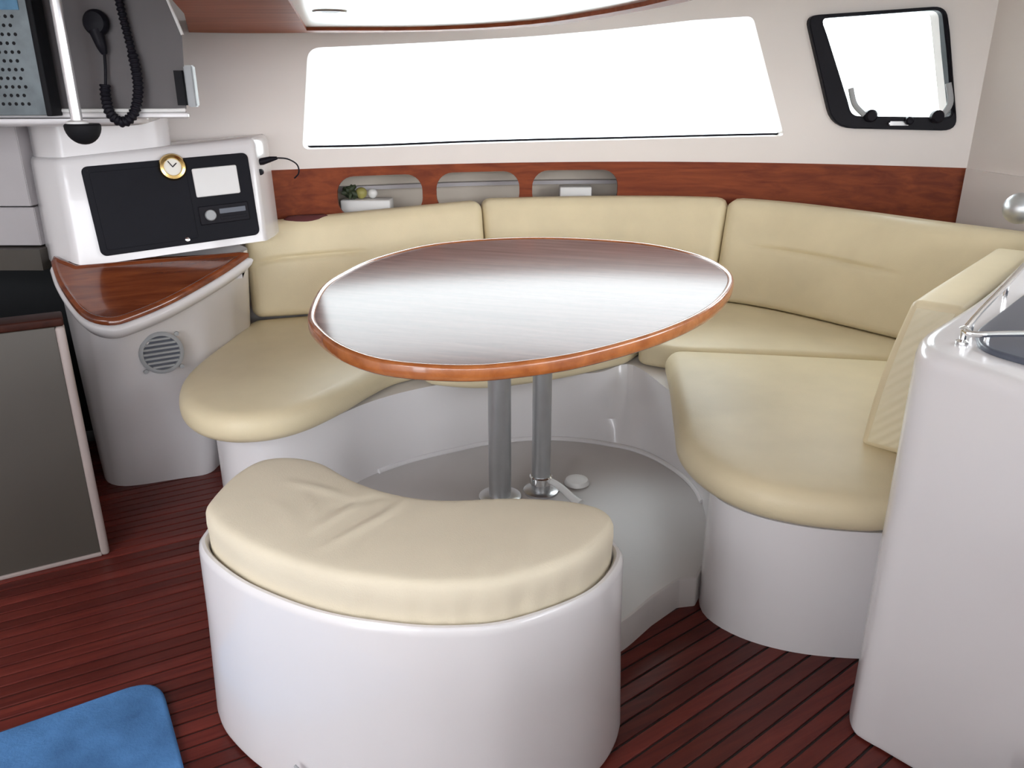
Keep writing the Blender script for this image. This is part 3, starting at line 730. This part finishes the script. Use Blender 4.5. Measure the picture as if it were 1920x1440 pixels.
# ------------------------------------------------------------------ overhead cabinet, shelf, handset, pole
oc = thing('overhead_cabinet', 'grey overhead cabinet with chamfered corner above the instrument console', 'cabinet', (-1.4, 2.8, 1.385))
bm = bmesh.new(); sheet(bm, [(-2.1, 1.39), (-1.008, 1.39), (-.992, 1.605), (-1.022, 1.695), (-1.10, 1.82), (-1.16, 2.0), (-2.1, 2.0)], [], .42, (), lambda x: 2.62)
for v in bm.verts:
    if v.co.y > 2.9 and v.co.x > -2.0: v.co.x -= .24+1.2*max(0, v.co.z-1.6)
put(finish('cabinet_body', bm, 'grey', smooth=20), oc)
bm = bmesh.new(); tube(bm, [(-.990, 2.618, 1.60), (-1.020, 2.618, 1.695), (-1.098, 2.618, 1.82)], .005, 8); put(finish('cabinet_edge_trim', bm, 'white'), oc)
bm = bmesh.new(); box(bm, -1.028, -1.003, 2.606, 2.624, 1.40, 1.50); put(finish('hinge_leaf', bm, 'rubber'), oc)
bm = bmesh.new(); box(bm, -1.000, -.972, 2.612, 2.64, 1.395, 1.515); bmesh.ops.bevel(bm, geom=bm.edges[:], offset=.004, segments=2, affect='EDGES'); put(finish('hinge_clip', bm, 'grille'), oc)
sh = thing('console_shelf', 'white moulded shelf with raised lip under the grey cabinet', 'shelf', (-1.45, 2.7, 1.36))
bm = bmesh.new(); mould(bm, rpoly([(-2.1, 2.605), (-1.5, 2.60), (-1.06, 2.60), (-1.0, 2.615), (-1.16, 3.0), (-2.1, 3.0)], [0, .2, .05, .02, 0, 0], 8), [(.006, 1.362), (0, 1.366), (0, 1.374), (.004, 1.378)])
put(finish('shelf_board', bm, 'gel', smooth=40), sh)
bm = bmesh.new(); tube(bm, spl([(-2.1, 2.607, 1.384), (-1.5, 2.603, 1.384), (-1.06, 2.603, 1.385), (-1.01, 2.613, 1.386)], 30, False), .006, 10); put(finish('shelf_lip', bm, 'white'), sh)
bm = bmesh.new(); mould(bm, rpoly([(-2.1, 2.57), (-1.5, 2.56), (-1.24, 2.60), (-1.16, 2.68), (-1.25, 3.0), (-2.1, 3.0)], [0, .2, .2, .1, 0, 0], 8), [(.03, 1.338), (.004, 1.346), (0, 1.352), (0, 1.361)])
put(finish('shelf_underside', bm, 'gel', smooth=40), sh)
# perforated box on the cabinet front
pp = thing('perforated_box', 'perforated grey metal box with black edge fixed to the cabinet front', 'speaker', (-1.5, 2.57, 1.38))
put(rbox('box_front', -2.0, -1.402, 2.545, 2.552, 1.372, 1.99, 'plate', None, .002), pp)
put(rbox('box_edge', -1.402, -1.384, 2.540, 2.602, 1.370, 1.99, 'rubber', None, .003), pp)
bm = bmesh.new()
for i in range(24):
    for j in range(17):
        x = -1.45-.0193*j-(.0096 if i % 2 else 0); z = 1.405+.024*i
        if j < 1+(23-i)*.05 and i > 14: continue
        lathe(bm, [(0, 0), (.0052, 0), (.0052, .0012), (0, .0012)], 8, Matrix.Translation((x, 2.5455, z)) @ Matrix.Rotation(math.pi/2, 4, 'X'))
put(finish('perforations', bm, 'rubber', kind='stuff'), pp)
bm = bmesh.new(); box(bm, -1.50, -1.425, 2.542, 2.546, 1.662, 1.75); put(finish('blue_reflection', bm, 'bluerefl'), pp)  # bluish reflection on the box front, put in as a blue patch
# pole with hemispherical foot
pl = thing('grab_pole', 'polished steel grab pole ending in a black dome below the shelf', 'pole', (-1.297, 2.51, 1.30))
bm = bmesh.new(); lathe(bm, [(.0165, 1.345), (.0165, 2.0)], 24, Matrix.Translation((-1.297, 2.51, 0))); put(finish('pole_tube', bm, 'pole'), pl)
bm = bmesh.new(); lathe(bm, [(.0, 1.290)]+[(.051*math.sin(a), 1.345-.055*math.cos(a)) for a in [math.pi/2*i/8 for i in range(1, 9)]]+[(.047, 1.35), (0, 1.35)], 28, Matrix.Translation((-1.284, 2.51, 0))); put(finish('pole_foot', bm, 'rubber'), pl)
bm = bmesh.new(); lathe(bm, [(.0165, 1.349), (.030, 1.349), (.030, 1.356), (.0165, 1.36)], 24, Matrix.Translation((-1.297, 2.51, 0))); put(finish('pole_collar', bm, 'white'), pl)
# radio handset with coiled cord
hs = thing('radio_handset', 'black radio microphone with coiled cord hanging on the grey cabinet', 'handset', (-1.22, 2.60, 1.45))
bm = bmesh.new(); lathe(bm, [(0, 0), (.034, 0), (.038, .008), (.037, .02), (.030, .030), (0, .033)], 28, Matrix.Translation((-1.238, 2.619, 1.632)) @ Matrix.Rotation(math.pi/2, 4, 'X')); put(finish('microphone_head', bm, 'black'), hs)
bm = bmesh.new(); tube(bm, spl([(-1.24, 2.602, 1.612), (-1.232, 2.600, 1.575), (-1.226, 2.602, 1.545)], 10, False), [.021, .02, .019, .018, .017, .016, .015, .013, .011, .008], 14); put(finish('microphone_grip', bm, 'black'), hs)
bm = bmesh.new(); tube(bm, spl([(-1.226, 2.602, 1.55), (-1.233, 2.606, 1.50), (-1.238, 2.600, 1.455)], 12, False), .0045, 8); put(finish('cord_straight', bm, 'black'), hs)
cp = spl([(-1.238, 2.598, 1.46), (-1.240, 2.594, 1.42), (-1.226, 2.578, 1.375), (-1.190, 2.575, 1.352), (-1.153, 2.577, 1.38), (-1.137, 2.59, 1.44), (-1.137, 2.598, 1.50), (-1.146, 2.602, 1.58), (-1.157, 2.602, 1.68), (-1.165, 2.602, 1.80)], 240, False)
bm = bmesh.new(); tube(bm, cp, [(.0145 if i < 140 else .0115)+.0022*math.sin(i*1.25) for i in range(240)], 10); put(finish('coiled_cord', bm, 'black', smooth=60), hs)

# ------------------------------------------------------------------ left passage: low partition, dark well, bulkhead
lp = thing('low_partition', 'dark taupe laminate partition with pale rounded edge standing on the floor', 'partition', (-1.8, 2.0, 0))
pd = Vector((-.869, -.494, 0)); pn = Vector((-.494, .869, 0)); PO = Vector((-1.338, 2.292, 0))
Mp = Matrix(((pd.x, pn.x, 0, PO.x), (pd.y, pn.y, 0, PO.y), (0, 0, 1, 0), (0, 0, 0, 1)))
def part(name, x0, x1, y0, y1, z0, z1, m, b): 
    o = rbox(name, x0, x1, y0, y1, z0, z1, m, None, b, Mp); return put(o, lp)
part('partition_panel', .02, 1.3, .004, .05, .012, .785, 'taupe', .003)
part('edge_trim', -.005, .021, -.004, .06, 0, .785, 'taupetrim', .010)
part('bottom_trim', .018, 1.3, -.002, .056, 0, .014, 'taupetrim', .004)
part('partition_cap', -.005, 1.3, -.004, .09, .786, .812, 'darkwood', .006)
bk = bmesh.new(); box(bk, -2.5, -1.80, 3.04, 3.12, 1.035, 1.37); bmesh.ops.bevel(bk, geom=bk.edges[:], offset=.003, segments=2, affect='EDGES')
bh = thing('bulkhead_locker', 'pale grey locker fronts above the dark passage behind the chart table', 'locker', (-2.1, 3.08, .87))
put(finish('upper_front', bk, 'bulk'), bh)
bk = bmesh.new(); box(bk, -2.5, -1.80, 3.055, 3.13, .885, 1.028); bmesh.ops.bevel(bk, geom=bk.edges[:], offset=.003, segments=2, affect='EDGES'); put(finish('lower_front', bk, 'bulk'), bh)
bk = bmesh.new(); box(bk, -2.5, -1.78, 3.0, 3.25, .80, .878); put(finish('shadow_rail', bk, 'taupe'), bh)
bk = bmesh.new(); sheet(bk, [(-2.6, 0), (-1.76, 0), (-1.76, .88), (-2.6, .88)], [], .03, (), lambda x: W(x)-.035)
pw = finish('passage_wall', bk, 'recshade', smooth=0); tag(pw, 'wall coloured black for the shade deep in the passage below the pale locker fronts', 'wall', kind='structure')
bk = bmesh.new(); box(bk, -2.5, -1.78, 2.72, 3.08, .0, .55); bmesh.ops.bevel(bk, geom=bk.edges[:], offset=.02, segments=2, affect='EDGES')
dk = finish('passage_locker', bk, 'recshade', smooth=30); tag(dk, 'low box coloured black as passage shade behind the taupe partition', 'box')

# ------------------------------------------------------------------ blue floor mat
bm = bmesh.new()
mt = rpoly([(-.925, 1.665), (-.70, 1.32), (-.40, .70), (-1.3, .55), (-2.2, 1.0), (-1.95, 1.05)], [.09, .1, .05, .1, .05, .02], 8)
mt = rpoly([(-.915, 1.685), (-.735, 1.384), (-.38, .75), (-1.55, .60), (-1.95, 1.02)], [.09, .05, .08, .08, .08], 8)
mould(bm, mt, rprof(.001, .022, .01, .002, 4))
ma = finish('floor_mat', bm, 'blue', smooth=50); tag(ma, 'thick blue mat with rounded corner lying on the wooden floor', 'mat')

# ------------------------------------------------------------------ galley counter
gc = thing('galley_counter', 'glossy white moulded galley counter with rounded corner', 'counter', (1.4, 1.4, 0))
gpl = [(.80, 1.50), (.845, 1.60), (1.16, 1.93), (1.60, 2.47), (1.78, 2.68), (2.10, 2.62), (2.26, .2), (1.32, .2), (1.10, .78)]
go = ccw([Vector(p) for p in rpoly(gpl, [.10, .06, .2, .1, .03, .02, .02, .02, .1], 9)])
bm = bmesh.new()
def gtap(p, z):
    k = max(0, min(1, (1.50-p.y)/.45)); w = 1 if p.x < 1.5 else 0
    return Vector((p.x+.30*k*w*(1-z/.97), p.y, z))
loft(bm, [[gtap(p, z) for p in inset(go, d)] for d, z in ((.03, 0), (.008, .006), (0, .02), (0, .3), (0, .6), (0, .935), (.003, .952), (.010, .963), (.022, .969), (.035, .970))])
put(finish('counter_body', bm, 'gel', smooth=40), gc)
bm = bmesh.new(); mould(bm, rpoly([(.905, 1.475), (.955, 1.585), (1.30, 1.96), (1.55, 1.70), (1.10, 1.20), (.99, 1.31)], [.05, .03, .06, .06, .06, .06], 6), rprof(.9702, .982, .006, .001, 4))
put(finish('hob_lid', bm, 'hob', smooth=40), gc)
fr = thing('fiddle_rail', 'thin bent stainless guard rail standing on the galley counter', 'rail', (.9, 1.55, .97))
bm = bmesh.new(); tube(bm, [(.905, 1.535, 1.0), (1.0, 1.655, 1.003), (1.2, 1.90, 1.006), (1.40, 2.15, 1.01), (1.62, 2.42, 1.01)], .0065, 10); put(finish('rail_tube', bm, 'chrome'), fr)
bm = bmesh.new(); tube(bm, spl([(.905, 1.535, 1.0), (.893, 1.512, .998), (.905, 1.494, 1.0), (.96, 1.488, 1.003), (1.10, 1.482, 1.005), (1.35, 1.47, 1.005)], 30, False), .006, 10); put(finish('rail_tube', bm, 'chrome'), fr)
bm = bmesh.new(); lathe(bm, [(.012, .9705), (.012, .976), (.006, .98), (.006, 1.0), (.010, 1.003), (0, 1.009)], 16, Matrix.Translation((.899, 1.528, 0))); put(finish('rail_post', bm, 'chrome'), fr)
for a, b in ((.93, 1.50), (1.62, 2.42), (1.35, 1.47), (1.2, 1.90)):
    bm = bmesh.new(); tube(bm, [(a, b, .9705), (a, b, 1.003)], .005, 10); put(finish('rail_post', bm, 'chrome'), fr)
bm = bmesh.new(); tube(bm, [(.955, 1.60, .9712), (.955, 1.60, 1.0)], .004, 8); put(finish('rail_post', bm, 'chrome'), fr)
# low ledge at the foot of the counter
bm = bmesh.new(); mould(bm, rpoly([(.895, 1.165), (1.22, 1.20), (1.48, .55), (1.0, .55)], [.04, 0, 0, .03], 6), rprof(0, .243, .02, .003, 5))
lg = finish('step_ledge', bm, 'gel', smooth=40); tag(lg, 'white moulded step at the foot of the galley counter', 'step')

# ball lamp near the right wall
bl = thing('ball_lamp', 'satin silver ball lamp standing behind the galley counter rail', 'lamp', (1.95, 2.80, .97))
bm = bmesh.new(); bmesh.ops.create_uvsphere(bm, u_segments=32, v_segments=20, radius=.055); bmesh.ops.translate(bm, vec=(1.815, 2.90, 1.046), verts=bm.verts[:]); put(finish('lamp_ball', bm, 'alu', smooth=80), bl)
bm = bmesh.new(); tube(bm, spl([(1.855, 2.90, 1.05), (1.95, 2.905, 1.06), (2.07, 2.91, 1.06), (2.13, 2.91, 1.06)], 12, False), .012, 12); put(finish('lamp_arm', bm, 'alu'), bl)
bm = bmesh.new(); lathe(bm, [(0, 0), (.04, 0), (.04, .012), (.02, .018), (0, .018)], 24, Matrix.Translation((2.115, 2.91, 1.06)) @ Matrix.Rotation(-math.pi/2, 4, 'Y')); put(finish('wall_plate', bm, 'alu'), bl)

# ------------------------------------------------------------------ things kept in the locker behind the openings
bx = rbox('white_tray', -.81, -.575, W(-.7)+.05, W(-.7)+.17, .886, .955, 'white', None, .008); tag(bx, 'shallow white tray in the first oblong opening under the plants', 'tray')
lf = thing('dark_foliage', 'small clump of dark leaves behind the tray in the first opening', 'plant', (-.76, W(-.76)+.10, .956))
for i in range(14):
    a = random.uniform(0, 6.28); r = random.uniform(.01, .035)
    bm = bmesh.new(); bmesh.ops.create_icosphere(bm, subdivisions=1, radius=.02)
    bmesh.ops.scale(bm, vec=(1.3, .5, .7), verts=bm.verts[:]); bmesh.ops.rotate(bm, matrix=Matrix.Rotation(a, 3, 'Z') @ Matrix.Rotation(random.uniform(-1, 1), 3, 'Y'), verts=bm.verts[:])
    bmesh.ops.translate(bm, vec=(r*math.cos(a), r*math.sin(a)*.6, .015+random.uniform(0, .045)), verts=bm.verts[:])
    finish('leaf', bm, 'green', lf, smooth=60)
def fruit(name, x, z, r, m, label, cat):
    bm = bmesh.new(); lathe(bm, [(0, -r)]+[(r*math.sin(a)*(1-.06*math.cos(a)), -r*math.cos(a)) for a in [math.pi*i/14 for i in range(1, 14)]]+[(.006, r*.96), (0, r*.93)], 20, Matrix.Translation((x, W(x)+.10, z)))
    tag(finish(name, bm, m, smooth=70), label, cat)
fruit('yellow_fruit', -.715, .983, .027, 'yellow', 'round yellow green fruit on the white tray', 'fruit')
fruit('white_garlic_bulb', -.665, .979, .023, 'white', 'pale round bulb on the white tray beside the yellow fruit', 'bulb')
bm = bmesh.new(); mould(bm, spl([(-.98, 3.50), (-.88, 3.52), (-.80, 3.58), (-.84, 3.62), (-.94, 3.60), (-1.0, 3.55)], 40), [(.01, .885), (0, .9), (.004, .912), (.02, .924), (.035, .927)])
rc = finish('folded_red_cloth', bm, 'red', smooth=60); tag(rc, 'folded dark red cloth lying behind the settee back beside the fascia', 'cloth')
rc.location = (0, -.005, 0)
bx = rbox('white_box', .24, .40, W(.32)+.06, W(.32)+.16, .886, .985, 'white', None, .006); tag(bx, 'plain white box standing in the opening furthest from the console', 'box')
